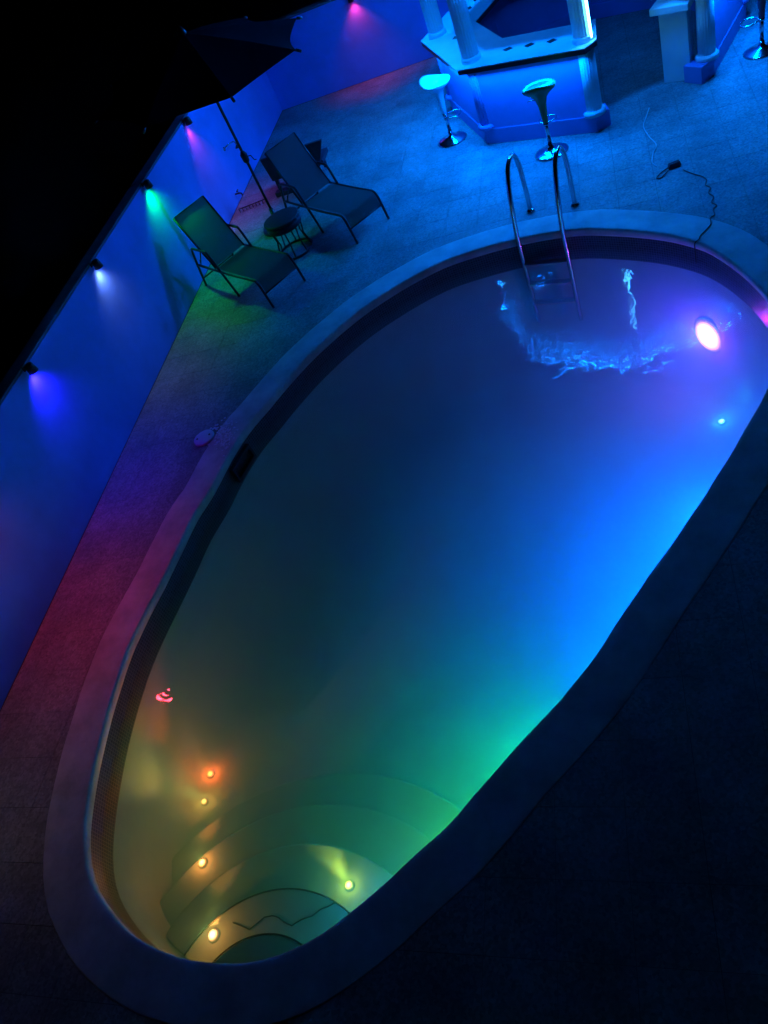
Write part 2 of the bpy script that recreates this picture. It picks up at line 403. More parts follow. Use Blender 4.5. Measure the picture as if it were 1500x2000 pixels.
# half-round steps at the shallow end
HULL = off(0.015)
def inside(x, y):
    k = min(range(NP), key=lambda q: (HULL[q].x - x) ** 2 + (HULL[q].y - y) ** 2)
    return (x - HULL[k].x) * NRM[k].x + (y - HULL[k].y) * NRM[k].y < 0
def clip_disc(cx0, cy0, r):
    pts = [(cx0 + r * math.cos(2 * math.pi * a / 120), cy0 + r * math.sin(2 * math.pi * a / 120)) for a in range(120)]
    pts = [p for p in pts if inside(*p)]
    pts += [(p.x, p.y) for p in HULL if math.hypot(p.x - cx0, p.y - cy0) < r]
    mx_ = sum(p[0] for p in pts) / len(pts); my_ = sum(p[1] for p in pts) / len(pts)
    return sorted(pts, key=lambda p: math.atan2(p[1] - my_, p[0] - mx_))
SC = (-2.80, 0.44)
steps = []
for k, (r, zt, zb) in enumerate(((0.52, -0.42, -1.3), (0.84, -0.58, -1.3), (1.20, -0.74, -1.3), (1.56, -0.93, -1.3), (1.88, -1.10, -1.3))):
    poly = clip_disc(SC[0], SC[1], r)
    steps.append(MB().prism(poly, zb, zt).build('step', M['plaster'], pool, bevel=0.015))
    arc = [Vector((x, y, zt + 0.001)) for x, y in poly if abs(math.hypot(x - SC[0], y - SC[1]) - r) < 1e-4]
    arc.sort(key=lambda q: math.atan2(q.y - SC[1], q.x - SC[0]))
    if k < 2: MB().tube(arc, 0.006, 6).build('nosing_joint', M['cable'], steps[-1])
vs_, fs_ = ring_mesh([zring(0.045, WATER), zring(0.045, -2.1)])
fs_.append(tuple(range(NP))); fs_.append(tuple(NP + k for k in range(NP)))
water = tag(MB().add(vs_, fs_).build('water', M['water']), 'cloudy pool water lit by coloured lights', None, None, 'structure')
# skimmer mouth in the tile band
def nearest(p): return min(range(NP), key=lambda q: (OUT[q] - Vector((p[0], p[1], 0))).length_squared)
k = nearest((-4.13, 5.35)); p = OUT[k] + NRM[k] * 0.02; ax = math.atan2(NRM[k].y, NRM[k].x)
rz = Matrix.Rotation(ax, 3, 'Z')
sk = MB()
for dy, dz, hy, hz in ((0, 0.075, 0.19, 0.02), (0, -0.075, 0.19, 0.02), (0.175, 0, 0.015, 0.056), (-0.175, 0, 0.015, 0.056)):
    sk.box(p + rz @ Vector((-0.015, dy, 0)) + Vector((0, 0, -0.235 + dz)), (0.03, hy, hz), rz)
sko = sk.build('skimmer_mouth', M['skimmer'], pool)
MB().box(p + rz @ Vector((0.0, 0, 0)) + Vector((0, 0, -0.235)), (0.014, 0.162, 0.056), rz).build('dark_slot', M['black_metal'], sko)  # black plate standing in for the shade inside the skimmer opening

# ------------------------------------------------------------------ boundary walls
def wall(name, label, c, h, capc, caph):
    o = empty(name, (c[0], c[1], 0)); tag(o, label, 'wall')
    MB().box((0, 0, h[2]), h).build('masonry', M['wall'], o)
    MB().box((capc[0] - c[0], capc[1] - c[1], 2 * h[2] + caph[2]), caph).build('wall_cap', M['cap'], o, bevel=0.006)
    return o
XW, YB = DX0, DY1
wall('boundary_wall', 'blue painted wall with a row of coloured lamps, left of the loungers', (XW - 0.08, 6.0), (0.08, 8.6, 0.735), (XW - 0.09, 6.0), (0.085, 8.6, 0.015))
wall('boundary_wall', 'blue painted back wall with one red lamp, behind the bar', ((XW + 6.6) / 2 + 0.0, YB + 0.1), ((6.6 - XW) / 2, 0.096, 0.66), ((XW + 6.6) / 2, YB + 0.11), ((6.6 - XW) / 2, 0.10, 0.015))

# ------------------------------------------------------------------ wall lamps
def wall_lamp(loc, inward, name_col, label, color, power, lens_s, cone=140):
    o = empty('wall_lamp', loc, math.atan2(inward[1], inward[0])); tag(o, label, 'lamp', 'coloured down lamps along the wall tops')
    MB().box((-0.064, 0, 0.03), (0.005, 0.03, 0.03)).box((-0.045, 0, 0.03), (0.018, 0.010, 0.010)).build('bracket', M['black_metal'], o)
    MB().lathe([(0.022, 0.060), (0.040, 0.055), (0.045, 0.02), (0.052, -0.035), (0.046, -0.035), (0.040, -0.02)], 20).build('housing', M['black_metal'], o)
    MB().lathe([(0.038, -0.026), (0.036, -0.022)], 16).build('lens', emis('lens_' + name_col, color, lens_s), o)
    light('lamp_light', 'SPOT', (0.0, 0, -0.045), power, color, (0.15 if cone > 125 else -0.12, 0, -1), o, spot_size=R(cone), spot_blend=1.0, shadow_soft_size=0.03)
    return o
G1 = 'coloured down lamps along the wall tops'
for y, nm, lab, c_, pw in (
    (10.77, 'pink', 'pink lamp on the blue left wall, beside the umbrella canopy', (1.0, 0.03, 0.42), 18),
    (8.97, 'green', 'green lamp on the blue left wall, behind the green-lit lounger', (0.0, 1.0, 0.10), 42),
    (7.17, 'white', 'white lamp on the blue left wall, between the green and blue lamps', (0.62, 0.62, 1.0), 9),
    (5.37, 'blue', 'deep blue lamp on the left wall, nearest one in view', (0.04, 0.01, 1.0), 45),
    (3.57, 'red', 'red lamp on the left wall beyond the left edge of the view', (1.0, 0.02, 0.05), 22),
    (1.77, 'amber', 'amber lamp on the left wall beyond the lower left edge of the view', (1.0, 0.70, 0.30), 3.8)):
    wall_lamp((XW + 0.07, y, 1.45), (1, 0), nm, lab, c_, pw, {'blue': 2, 'red': 40}.get(nm, 8), {'pink': 95, 'blue': 120, 'white': 120}.get(nm, 140))
wall_lamp((-3.75, YB - 0.07, 1.27), (0, -1), 'red_back', 'red lamp at the top of the blue back wall', (1.0, 0.02, 0.08), 24, 8, 100)

# ------------------------------------------------------------------ the octagonal bar
BC = Vector((-0.19, 11.93, 0))
def ov(r, deg): return (r * math.cos(R(deg)), r * math.sin(R(deg)))
bar = empty('pool_bar', BC); tag(bar, 'octagonal blue and white poolside bar with fluted columns and azure strip lights', 'bar')
CT = 1.05
sides = [(135, 180), (180, 225), (225, 270), (315, 360), (0, 45), (45, 90), (90, 135)]
cnt_parts = []
for a, b in sides:
    o1, o2, i1, i2 = ov(2.17, a), ov(2.17, b), ov(1.38, a), ov(1.38, b)
    poly = [o1, o2, i2, i1]
    if b == 270: poly = [o1, o2, (0.14, -2.03), (0.16, -1.40), i2, i1]
    if a == 315: poly = [(1.30, -1.62), o1, o2, i2, i1, (0.90, -1.10)]
    ct = MB().prism(poly, CT - 0.012, CT).build('counter_top', M['counter'], bar)
    MB().prism([(p[0] * 0.999, p[1] * 0.999) for p in poly], CT - 0.065, CT - 0.012).build('counter_edge', M['black_stone'] if a != 315 else M['white'], ct)
    # dark diamond inlays
    mid = R((a + b) / 2); nr = Vector((math.cos(mid), math.sin(mid), 0)); tg = Vector((-nr.y, nr.x, 0))
    for s in (-0.29, 0, 0.29):
        c = nr * 1.64 + tg * s
        MB().prism([(c + tg * 0.075)[:2], (c + nr * 0.06)[:2], (c - tg * 0.075)[:2], (c - nr * 0.06)[:2]], CT - 0.004, CT + 0.002).build('diamond_inlay', M['black_stone'], ct)
    # panel and plinth
    p1, p2, q1, q2 = ov(2.0, a), ov(2.0, b), ov(1.78, a), ov(1.78, b)
    MB().prism([p1, p2, q2, q1], 0.0, CT - 0.066).build('side_panel', M['panel'], bar)
    s1, s2 = ov(2.008, a), ov(2.008, b)
    pl = [s1, s2, ov(1.75, b), ov(1.75, a)]
    if b == 270: pl = [s1, s2, (0.17, -1.92), (0.13, -1.72), ov(1.75, b), ov(1.75, a)]
    if a == 315: pl = [(1.26, -1.58), s1, s2, ov(1.75, b), ov(1.75, a), (1.08, -1.38)]
    MB().prism(pl, 0.0, 0.20).build('plinth', M['panel'], bar, bevel=0.004)
# white end pier beside the opening
MB().prism([(0.86, -1.22), (1.16, -1.36), (1.22, -1.22), (0.92, -1.08)], 0.0, 0.82).build('end_pier', M['white'], bar, bevel=0.004)
MB().prism([(0.76, -1.27), (1.17, -1.46), (1.30, -1.16), (0.90, -0.98)], 0.822, 0.90).build('end_shelf', M['white'], bar, bevel=0.006)
for a in (135, 180, 225, 270, 315, 0, 45, 90):
    x, y = ov(1.92, a)
    clm = MB().lathe([(0.125, CT), (0.125, CT + 0.05), (0.115, CT + 0.06)], 32, (x, y, 0)).lathe([(0.110, CT + 0.05), (0.110, 2.545)], 120, (x, y, 0), flute=0.10, nf=20).build('column', M['white'], bar)
    MB().box((x, y, 2.60), (0.15, 0.15, 0.058), Matrix.Rotation(R(a), 3, 'Z')).build('capital', M['white'], clm)
    MB().lathe([(0.135, 0.20), (0.135, 0.24), (0.115, 0.26)], 32, (x, y, 0)).lathe([(0.10, 0.25), (0.10, CT - 0.07)], 120, (x, y, 0), flute=0.10, nf=20).build('lower_column', M['white'] if a in (270, 315) else M['panel'], bar)
for k in range(8):
    a, b = 45 * k, 45 * k + 45
    MB().prism([ov(2.06, a), ov(2.06, b), ov(1.78, b), ov(1.78, a)], 2.66, 3.22).build('beam', M['white'], bar)
    MB().prism([ov(2.22, a), ov(2.22, b), ov(1.70, b), ov(1.70, a)], 3.224, 3.30).build('cornice', M['white'], bar)
    o1, o2 = ov(2.30, a), ov(2.30, b)
    MB().add([(o1[0], o1[1], 3.304), (o2[0], o2[1], 3.304), (0, 0, 4.05), (o1[0] * .97, o1[1] * .97, 3.30), (o2[0] * .97, o2[1] * .97, 3.30), (0, 0, 4.0)], [(0, 1, 2), (5, 4, 3), (0, 3, 4, 1)]).build('roof_panel', M['roof'], bar)
# LED strips: under the counter lip, up the column by the opening, under the cornice
def strip_light(p, q, aim, power, width=0.02, spread=180, name='strip_light'):
    p, q = Vector(p), Vector(q); d = q - p
    ld = bpy.data.lights.new(name, 'AREA'); ld.shape = 'RECTANGLE'; ld.size = d.length; ld.size_y = width; ld.energy = power; ld.color = AZURE; ld.spread = R(spread)
    o = bpy.data.objects.new(name, ld); col.objects.link(o); o.parent = bar; o.location = (p + q) / 2
    z = -Vector(aim).normalized(); x = d.normalized(); z = (z - x * z.dot(x)).normalized(); y = z.cross(x)
    o.rotation_euler = Matrix((x, y, z)).transposed().to_euler()
    return o
for a, b in ((180, 225), (225, 270), (315, 360)):
    p, q = Vector((*ov(2.10, a), CT - 0.072)), Vector((*ov(2.10, b), CT - 0.072))
    MB().tube([p, q], 0.006, 6).build('led_strip', M['led_soft'], bar)
    mid = R((a + b) / 2); nr = Vector((math.cos(mid), math.sin(mid), 0))
    dz = Vector((0, 0, -0.012))
    strip_light(p.lerp(q, 0.03) + dz, p.lerp(q, 0.97) + dz, nr * 0.35 + Vector((0, 0, -1)), P_UNDER, 0.02, 140)
for a, b in ((135, 180), (180, 225), (225, 270), (270, 315), (315, 360)):
    p, q = Vector((*ov(2.17, a), 3.21)), Vector((*ov(2.17, b), 3.21))
    MB().tube([p, q], 0.006, 6).build('led_strip', M['led_soft'], bar)
    mid = R((a + b) / 2); nr = Vector((math.cos(mid), math.sin(mid), 0))
    dz = Vector((0, 0, -0.014))
    strip_light(p.lerp(q, 0.03) + dz, p.lerp(q, 0.97) + dz, nr * 0.12 + Vector((0, 0, -1)), P_BEAM, 0.02, 105)
    p, q = Vector((*ov(1.74, a), 3.21)), Vector((*ov(1.74, b), 3.21))
    MB().tube([p, q], 0.006, 6).build('led_strip', M['led_soft'], bar)
    wp, wq = Vector((*ov(2.19, a), 3.20)), Vector((*ov(2.19, b), 3.20))
    strip_light(wp.lerp(wq, 0.03), wp.lerp(wq, 0.97), -nr * 1.0 + Vector((0, 0, -0.75)), 80.0, 0.02, 110)
    strip_light(p.lerp(q, 0.03) + dz, p.lerp(q, 0.97) + dz, -nr * 0.5 + Vector((0, 0, -1)), P_INNER, 0.02, 120)
cxy = Vector((*ov(1.92, 270), 0)); od = Vector((0.75, -0.66, 0)).normalized()
p0 = cxy + od * 0.125
MB().tube([p0 + Vector((0, 0, CT + 0.03)), p0 + Vector((0, 0, 2.64))], 0.011, 8).build('led_strip', M['led'], bar)
strip_light(p0 + od * 0.016 + Vector((0, 0, CT + 0.05)), p0 + od * 0.016 + Vector((0, 0, 2.6)), od, P_COLUMN)
cxy = Vector((*ov(1.92, 180), 0)); od = Vector((-0.75, -0.66, 0)).normalized()
p0 = cxy + od * 0.125
MB().tube([p0 + Vector((0, 0, 1.75)), p0 + Vector((0, 0, 2.70))], 0.011, 8).build('led_strip', M['led'], bar)
strip_light(p0 + od * 0.016 + Vector((0, 0, 1.77)), p0 + od * 0.016 + Vector((0, 0, 2.68)), od, P_LEFT)

# ------------------------------------------------------------------ bar stools
def stool(loc, rz, m, label):
    o = empty('bar_stool', loc, rz); tag(o, label, 'stool', 'swivel bar stools around the pool bar')
    MB().lathe([(0.205, 0.0), (0.21, 0.008), (0.19, 0.02), (0.12, 0.035), (0.05, 0.06), (0.032, 0.09), (0.028, 0.12)], 40).build('base', M['chrome'], o)
    MB().lathe([(0.024, 0.10), (0.024, 0.46)], 20).build('gas_post', M['chrome'], o)
    # tulip seat: flaring stem into a shallow bowl with a raised rear lip
    prof = [(0.026, 0.36), (0.034, 0.40), (0.042, 0.50), (0.052, 0.60), (0.075, 0.68), (0.13, 0.735), (0.185, 0.765), (0.205, 0.80), (0.198, 0.806), (0.17, 0.785), (0.10, 0.762), (0.0, 0.755)]
    mb = MB(); mb.lathe(prof, 40)
    nv = []
    for (x, y, z) in mb.v:
        if z > 0.70: 
            r = math.hypot(x, y); z += 0.085 * max(0, -x / 0.205) ** 1.5 * (r / 0.205) ** 2
        nv.append((x, y, z))
    mb.v = nv; mb.build('seat', m, o)
    ring = bez([(0.03, 0.02, 0.36), (0.10, 0.10, 0.355), (0.20, 0.09, 0.35), (0.235, 0, 0.35), (0.20, -0.09, 0.35), (0.10, -0.10, 0.355), (0.03, -0.02, 0.36)], 6)
    MB().tube(ring, 0.009, 8).lathe([(0.034, 0.345), (0.034, 0.375)], 20).build('footrest', M['chrome'], o)
    MB().tube([(0, 0.05, 0.66), (0.02, 0.12, 0.665), (0.02, 0.17, 0.66)], 0.005, 6).build('height_lever', M['chrome'], o)
    return o
stool((-2.14, 10.98, 0.0), R(-20), M['white_plastic'], 'white bar stool at the left side of the bar')
stool((-0.76, 9.75, 0.0), R(82), M['green_plastic'], 'dark green bar stool in front of the bar')
stool((1.80, 10.76, 0.0), R(160), M['dark_plastic'], 'bar stool at the right edge of the view, right of the bar')

# ------------------------------------------------------------------ pool ladder
lad = empty('pool_ladder', (-0.9, 8.15, 0)); tag(lad, 'polished steel pool ladder with two looped handrails at the far pool edge', 'ladder')
A0, A1 = gp(1040, 412), gp(1120, 402)          # deck sockets
ctr = (A0 + A1) / 2; wv = (A1 - A0); wd = 0.52; wv.normalize(); inn = Vector((wv.y, -wv.x, 0))
if inn.y > 0: inn = -inn
lad.location = ctr
def L3(s, d, z): return wv * s + inn * d + Vector((0, 0, z))
rails = []
for s in (-wd / 2, wd / 2):
    path = bez([L3(s, 0, 0.0), L3(s, 0.0, 0.25), L3(s, 0.02, 0.55), L3(s, 0.09, 0.72), L3(s, 0.22, 0.77), L3(s, 0.36, 0.70), L3(s, 0.46, 0.48), L3(s, 0.52, 0.20), L3(s, 0.55, -0.05), L3(s, 0.55, -0.6), L3(s, 0.55, -1.15)], 6)
    r_ = MB().tube(path, 0.026, 12).build('handrail', M['chrome'], lad)
    MB().lathe([(0.05, 0.004), (0.05, 0.014), (0.035, 0.022), (0.024, 0.035)], 24, L3(s, 0, 0)).build('socket_flange', M['chrome'], r_)
for z in (-0.33, -0.60, -0.87):
    MB().box(L3(0, 0.55, z), (wd / 2 - 0.015, 0.04, 0.012), Matrix((wv, inn, Vector((0, 0, 1)))).transposed()).build('tread', M['bezel'], lad, bevel=0.004)

# ------------------------------------------------------------------ skimmer lid and splashed droplets
lp = gp(400, 857)
MB_l = MB().lathe([(0.115, 0.0), (0.12, 0.006), (0.118, 0.022), (0.105, 0.030), (0.0, 0.031)], 40)
lid = MB_l.build('skimmer_lid', M['grey_plastic']); lid.location = (lp.x, lp.y, 0.001); tag(lid, 'round pale skimmer lid lying on the tiles left of the pool', 'lid')
for s in (-1, 1): MB().lathe([(0.012, 0.0305), (0.012, 0.034), (0.0, 0.034)], 12, (0.07 * s, 0.02 * s, 0)).build('screw', M['black_metal'], lid)
dm = mat('water_drop', (0.8, 0.8, 0.85), 0.04, spec=1.0)
drops = MB()
for k in range(190):
    q = gp(random.gauss(438, 14), random.gauss(852, 15)); r = random.uniform(0.005, 0.017)
    kk = nearest(q); inside = (q - OUT[kk]).dot(NRM[kk])
    if (q - lp).length < 0.13 or inside < 0.05: continue
    z = 0.0035 if inside < 0.33 else 0.0
    drops.lathe([(r, z), (r * 0.85, z + r * 0.25), (r * 0.4, z + r * 0.42), (0.0, z + r * 0.45)], 8, (q.x, q.y, 0))
tag(drops.build('water_drops', dm), 'scattered splashed water drops beside the skimmer lid', None, None, 'stuff')

# ------------------------------------------------------------------ loungers
def lounger(loc, rz, label):
    o = empty('sun_lounger', loc, rz); tag(o, label, 'lounger', 'reclining loungers beside the umbrella')
    W = 0.56; rt = 0.0165
    for v in (0.0, W):
        # arm + two legs in one bent tube
        p = [(0.02, v, 0.0), (0.12, v, 0.28), (0.24, v, 0.585), (0.29, v, 0.625), (0.36, v, 0.63), (0.60, v, 0.63), (0.66, v, 0.60), (0.74, v, 0.38), (0.88, v, 0.0)]
        MB().tube(bez(p, 4), rt, 8).build('armrest', M['black_metal'], o)
        # side rail running on into the front leg
        p = [(0.16, v, 0.36), (0.55, v, 0.355), (1.10, v, 0.36), (1.52, v, 0.375), (1.60, v, 0.345), (1.64, v, 0.22), (1.68, v, 0.0)]
        MB().tube(bez(p, 5), rt, 8).build('side_rail', M['black_metal'], o)
        # back frame
        MB().tube([(0.60, v + (0.025 if v == 0 else -0.025), 0.37), (0.20, v + (0.025 if v == 0 else -0.025), 1.04)], 0.015, 8).build('back_frame', M['black_metal'], o)
        MB().tube([(0.44, v + (0.03 if v == 0 else -0.03), 0.62), (0.24, v + (0.01 if v == 0 else -0.01), 0.37)], 0.008, 6).tube([(0.30, v + (0.01 if v == 0 else -0.01), 0.45), (0.24, v + (0.01 if v == 0 else -0.01), 0.37)], 0.010, 6).build('recline_strut', M['black_metal'], o)
    MB().tube([(1.645, 0, 0.20), (1.645, W, 0.20)], 0.011, 8).build('cross_bar', M['black_metal'], o)
    for ca, cb in (((0.62, 0, 0.345), (0.62, W, 0.345)), ((0.20, 0.025, 1.04), (0.20, W - 0.025, 1.04)), ((0.06, 0, 0.12), (0.06, W, 0.12))): MB().tube([ca, cb], 0.011, 8).build('cross_bar', M['black_metal'], o)
    def sling(path, n=7, sag=0.02, inset=0.022):
        P = bez(path, 5); vs = []; fs = []
        for i, q in enumerate(P):
            for j in range(n):
                t = j / (n - 1); e = min(1, 4 * i / len(P), 4 * (len(P) - 1 - i) / len(P))
                vs.append((q.x, inset + (W - 2 * inset) * t, q.z - sag * 4 * t * (1 - t) * e))
        for i in range(len(P) - 1):
            for j in range(n - 1): fs.append((i * n + j, i * n + j + 1, (i + 1) * n + j + 1, (i + 1) * n + j))
        return MB().add(vs, fs, 0, True)
    s1 = sling([(0.635, 0, 0.368), (0.9, 0, 0.366), (1.3, 0, 0.376), (1.52, 0, 0.386), (1.60, 0, 0.358), (1.65, 0, 0.21)]).build('seat_sling', M['sling'], o)
    s2 = sling([(0.605, 0, 0.385), (0.4, 0, 0.72), (0.205, 0, 1.052)], sag=0.025, inset=0.03).build('back_sling', M['sling'], o)
    return o
lounger((-5.57, 8.84, 0), math.atan2(-0.61, 0.79), 'lounger washed in green light, nearer the blue left wall')
lounger((-4.50, 9.96, 0), math.atan2(-0.676, 0.737), 'dark blue lit lounger between the round table and the bar')

# ------------------------------------------------------------------ round side table and umbrella
tb_ = empty('side_table', (-4.20, 9.10, 0)); tag(tb_, 'small round black wicker table between the two loungers', 'table')
MB().lathe([(0.235, 0.455), (0.25, 0.462), (0.25, 0.485), (0.235, 0.492), (0.0, 0.493)], 40).build('table_top', M['rattan'], tb_)
MB().lathe([(0.225, 0.36), (0.24, 0.37), (0.24, 0.455), (0.225, 0.455)], 40).build('apron', M['rattan'], tb_)
MB().tube([(0.24 * math.cos(2 * math.pi * k / 40), 0.24 * math.sin(2 * math.pi * k / 40), 0.014) for k in range(40)], 0.014, 8, True).build('base_ring', M['rattan'], tb_)
for k in range(8):
    a = 2 * math.pi * k / 8 + 0.2
    MB().tube([(0.235 * math.cos(a), 0.235 * math.sin(a), 0.015), (0.19 * math.cos(a), 0.19 * math.sin(a), 0.20), (0.22 * math.cos(a), 0.22 * math.sin(a), 0.37)], 0.010, 6).build('leg', M['rattan'], tb_)
um = empty('umbrella', (-4.65, 9.90, 0)); tag(um, 'large dark patio umbrella standing behind the round table', 'umbrella')
MB().lathe([(0.24, 0.0), (0.25, 0.02), (0.23, 0.06), (0.06, 0.085), (0.035, 0.10), (0.03, 0.30), (0.0, 0.30)], 36).build('base', M['black_metal'], um)
MB().lathe([(0.019, 0.08), (0.019, 2.60)], 16).build('pole', M['black_metal'], um)
ck = MB().lathe([(0.024, 0.98), (0.045, 1.01), (0.048, 1.10), (0.024, 1.14)], 16).build('crank_housing', M['black_metal'], um)
MB().tube([(0.045, 0, 1.06), (0.09, 0.0, 1.055), (0.11, 0, 0.99), (0.14, 0, 0.985)], 0.007, 6).build('crank_handle', M['black_metal'], ck)
tilt = Matrix.Rotation(R(5.0), 3, Vector((0.4, 0.9, 0)).normalized())
hub = Vector((0, 0, 2.62)); tips = []; RC = 1.40
def cpt(r, ang, z): return hub + tilt @ Vector((r * math.cos(ang), r * math.sin(ang), z))
a0 = R(-57)
for k in range(8):
    b0, b1 = a0 + k * math.pi / 4, a0 + (k + 1) * math.pi / 4
    vs_, fs_ = [], []; nr_, nt_ = 8, 8
    for i in range(nr_ + 1):
        r = RC * i / nr_
        for j in range(nt_ + 1):
            t = j / nt_; chord = math.cos(math.pi / 8) / math.cos((t - 0.5) * math.pi / 4)
            rr = r * chord * (1 - 0.07 * 4 * t * (1 - t) * (i / nr_) ** 2)
            zz = -0.40 * (r / RC) ** 1.15 - 0.03 * 4 * t * (1 - t) * (i / nr_)
            vs_.append(cpt(rr, b0 + (b1 - b0) * t, zz))
    for i in range(nr_):
        for j in range(nt_): fs_.append((i * 9 + j, i * 9 + j + 1, (i + 1) * 9 + j + 1, (i + 1) * 9 + j))
    g_ = MB().add(vs_, fs_, 0, True).build('canopy_panel', M['canopy'], um, recalc=False)
    e = RC * 1.03
    MB().tube([cpt(0.05, b0, -0.05), cpt(RC * 0.5, b0, -0.40 * 0.5 ** 1.15 - 0.025), cpt(e * 0.985, b0, -0.415)], 0.009, 6).tube([cpt(e * 0.97, b0, -0.40), cpt(e * 1.015, b0, -0.425)], 0.018, 8).build('rib', M['black_metal'], um)
MB().lathe([(0.04, 2.60), (0.05, 2.63), (0.03, 2.67), (0.015, 2.70), (0.0, 2.71)], 16).build('finial', M['black_metal'], um)

# ------------------------------------------------------------------ dark bench behind the right-hand lounger
be = empty('garden_bench', (-4.45, 10.95, 0)); tag(be, 'low dark bench against the blue wall, half hidden behind a lounger', 'bench')
MB().add([(-0.46, 0, 0.22), (0.34, 0, 0.22), (0.34, 0.05, 0.22), (-0.46, 0.05, 0.22), (-0.49, -0.02, 0.58), (0.52, -0.02, 0.58), (0.52, 0.03, 0.58), (-0.49, 0.03, 0.58)],
         [(3, 2, 1, 0), (4, 5, 6, 7), (0, 1, 5, 4), (1, 2, 6, 5), (2, 3, 7, 6), (3, 0, 4, 7)]).build('back_panel', M['dark_wood'], be, bevel=0.006)
MB().box((-0.03, 0.26, 0.25), (0.42, 0.20, 0.03)).build('seat', M['dark_wood'], be, bevel=0.006)
MB().box((-0.12, -0.02, 0.035), (0.36, 0.06, 0.035)).build('foot_rail', M['dark_wood'], be, bevel=0.006)
for x in (-0.40, 0.28):
    for y in (0.02, 0.40): MB().box((x, y, 0.125), (0.025, 0.02, 0.094)).build('leg', M['dark_wood'], be)

# ------------------------------------------------------------------ small wall fittings
sh = empty('wall_spout', (XW, 11.62, 0.64)); tag(sh, 'small bent shower spout on the blue left wall', 'spout')
MB().tube(bez([(0.0, -0.10, 0.05), (0.05, -0.08, 0.07), (0.10, 0.0, 0.07), (0.13, 0.08, 0.04), (0.13, 0.10, -0.02)], 5), 0.011, 8).build('pipe', M['chrome'], sh)
MB().lathe([(0.012, 0.0), (0.035, -0.03), (0.04, -0.04), (0.0, -0.041)], 16, (0.13, 0.10, -0.02)).build('spray_head', M['black_metal'], sh)
MB().lathe([(0.03, 0), (0.03, 0.012), (0.0, 0.012)], 16, (0.0, -0.10, 0.05), mat=Matrix.Rotation(R(90), 3, 'Y')).build('wall_flange', M['chrome'], sh)
tp = empty('garden_tap', (XW, 11.15, 0.08)); tag(tp, 'small garden tap low on the blue wall near the umbrella pole', 'tap')
MB().tube([(0, 0, 0.05), (0.07, 0, 0.05), (0.10, 0, 0.04), (0.105, 0, 0.0)], 0.012, 8).build('spout', M['black_metal'], tp)
MB().tube([(0.055, 0, 0.05), (0.055, 0, 0.09)], 0.007, 6).box((0.055, 0, 0.095), (0.008, 0.035, 0.006)).build('tap_handle', M['black_metal'], tp)
q0, q1 = gp(470, 415), gp(521, 395)
rk = empty('wire_edging', (q0.x, q0.y, 0)); tag(rk, 'low dark comb-like edging on the floor at the foot of the wall', 'edging')
dv = q1 - q0; MB().tube([(0, 0, 0.055), (dv.x, dv.y, 0.055)], 0.008, 6).build('rail', M['black_metal'], rk)
for k in range(9):
    t = k / 8; MB().tube([(dv.x * t, dv.y * t, 0.0), (dv.x * t, dv.y * t, 0.055)], 0.006, 6).build('peg', M['black_metal'], rk)

# ------------------------------------------------------------------ cables on the deck
def cable(name, px, z, r, m, label, jit=0.0, dens=6):
    pts = []
    P = [gp(x, y) for x, y in px]
    for p in P: pts.append(Vector((p.x + random.uniform(-jit, jit), p.y + random.uniform(-jit, jit), z)))
    o = MB().tube(bez(pts, dens), r, 6).build(name, m); return tag(o, label, 'cable')
cable('power_cable', [(1268, 212), (1262, 230), (1257, 248), (1268, 268), (1282, 284), (1276, 300), (1274, 318), (1283, 326)], 0.007, 0.006, M['pale_cable'], 'thin pale cable lying on the tiles between bar and plug')
pg = empty('cable_plug', gp(1312, 328)); pg.rotation_euler = (0, 0, R(15)); tag(pg, 'dark plug block with cable loop lying on the tiles right of the ladder', 'plug')
MB().box((0.03, 0, 0.028), (0.07, 0.03, 0.027), taper=0.8).build('plug_body', M['dark_plastic'], pg, bevel=0.006)
MB().tube(bez([(-0.03, 0, 0.02), (-0.12, -0.02, 0.008), (-0.20, -0.09, 0.008), (-0.16, -0.12, 0.008), (-0.05, -0.05, 0.02)], 6), 0.007, 6).build('cord_loop', M['cable'], pg)
wig = []
for (x, y) in [(1335, 333), (1352, 340), (1370, 345), (1380, 352), (1378, 362), (1388, 368), (1384, 378), (1394, 385), (1390, 396), (1400, 402), (1393, 410), (1396, 420), (1388, 426)]: wig.append(gp(x, y) + Vector((0, 0, 0.006)))
for (x, y) in [(1388, 432), (1388, 440), (1378, 452), (1368, 462), (1366, 468)]: wig.append(gp(x, y) + Vector((0, 0, 0.010)))
k = nearest(gp(1366, 468)); p = OUT[k] - NRM[k] * 0.012
for z in (-0.02, -0.12, -0.25): wig.append(Vector((p.x, p.y, z)))
tag(MB().tube(bez(wig, 4), 0.006, 6).build('pool_light_cable', M['cable']), 'thin black zigzag cable crossing the coping into the pool', 'cable')

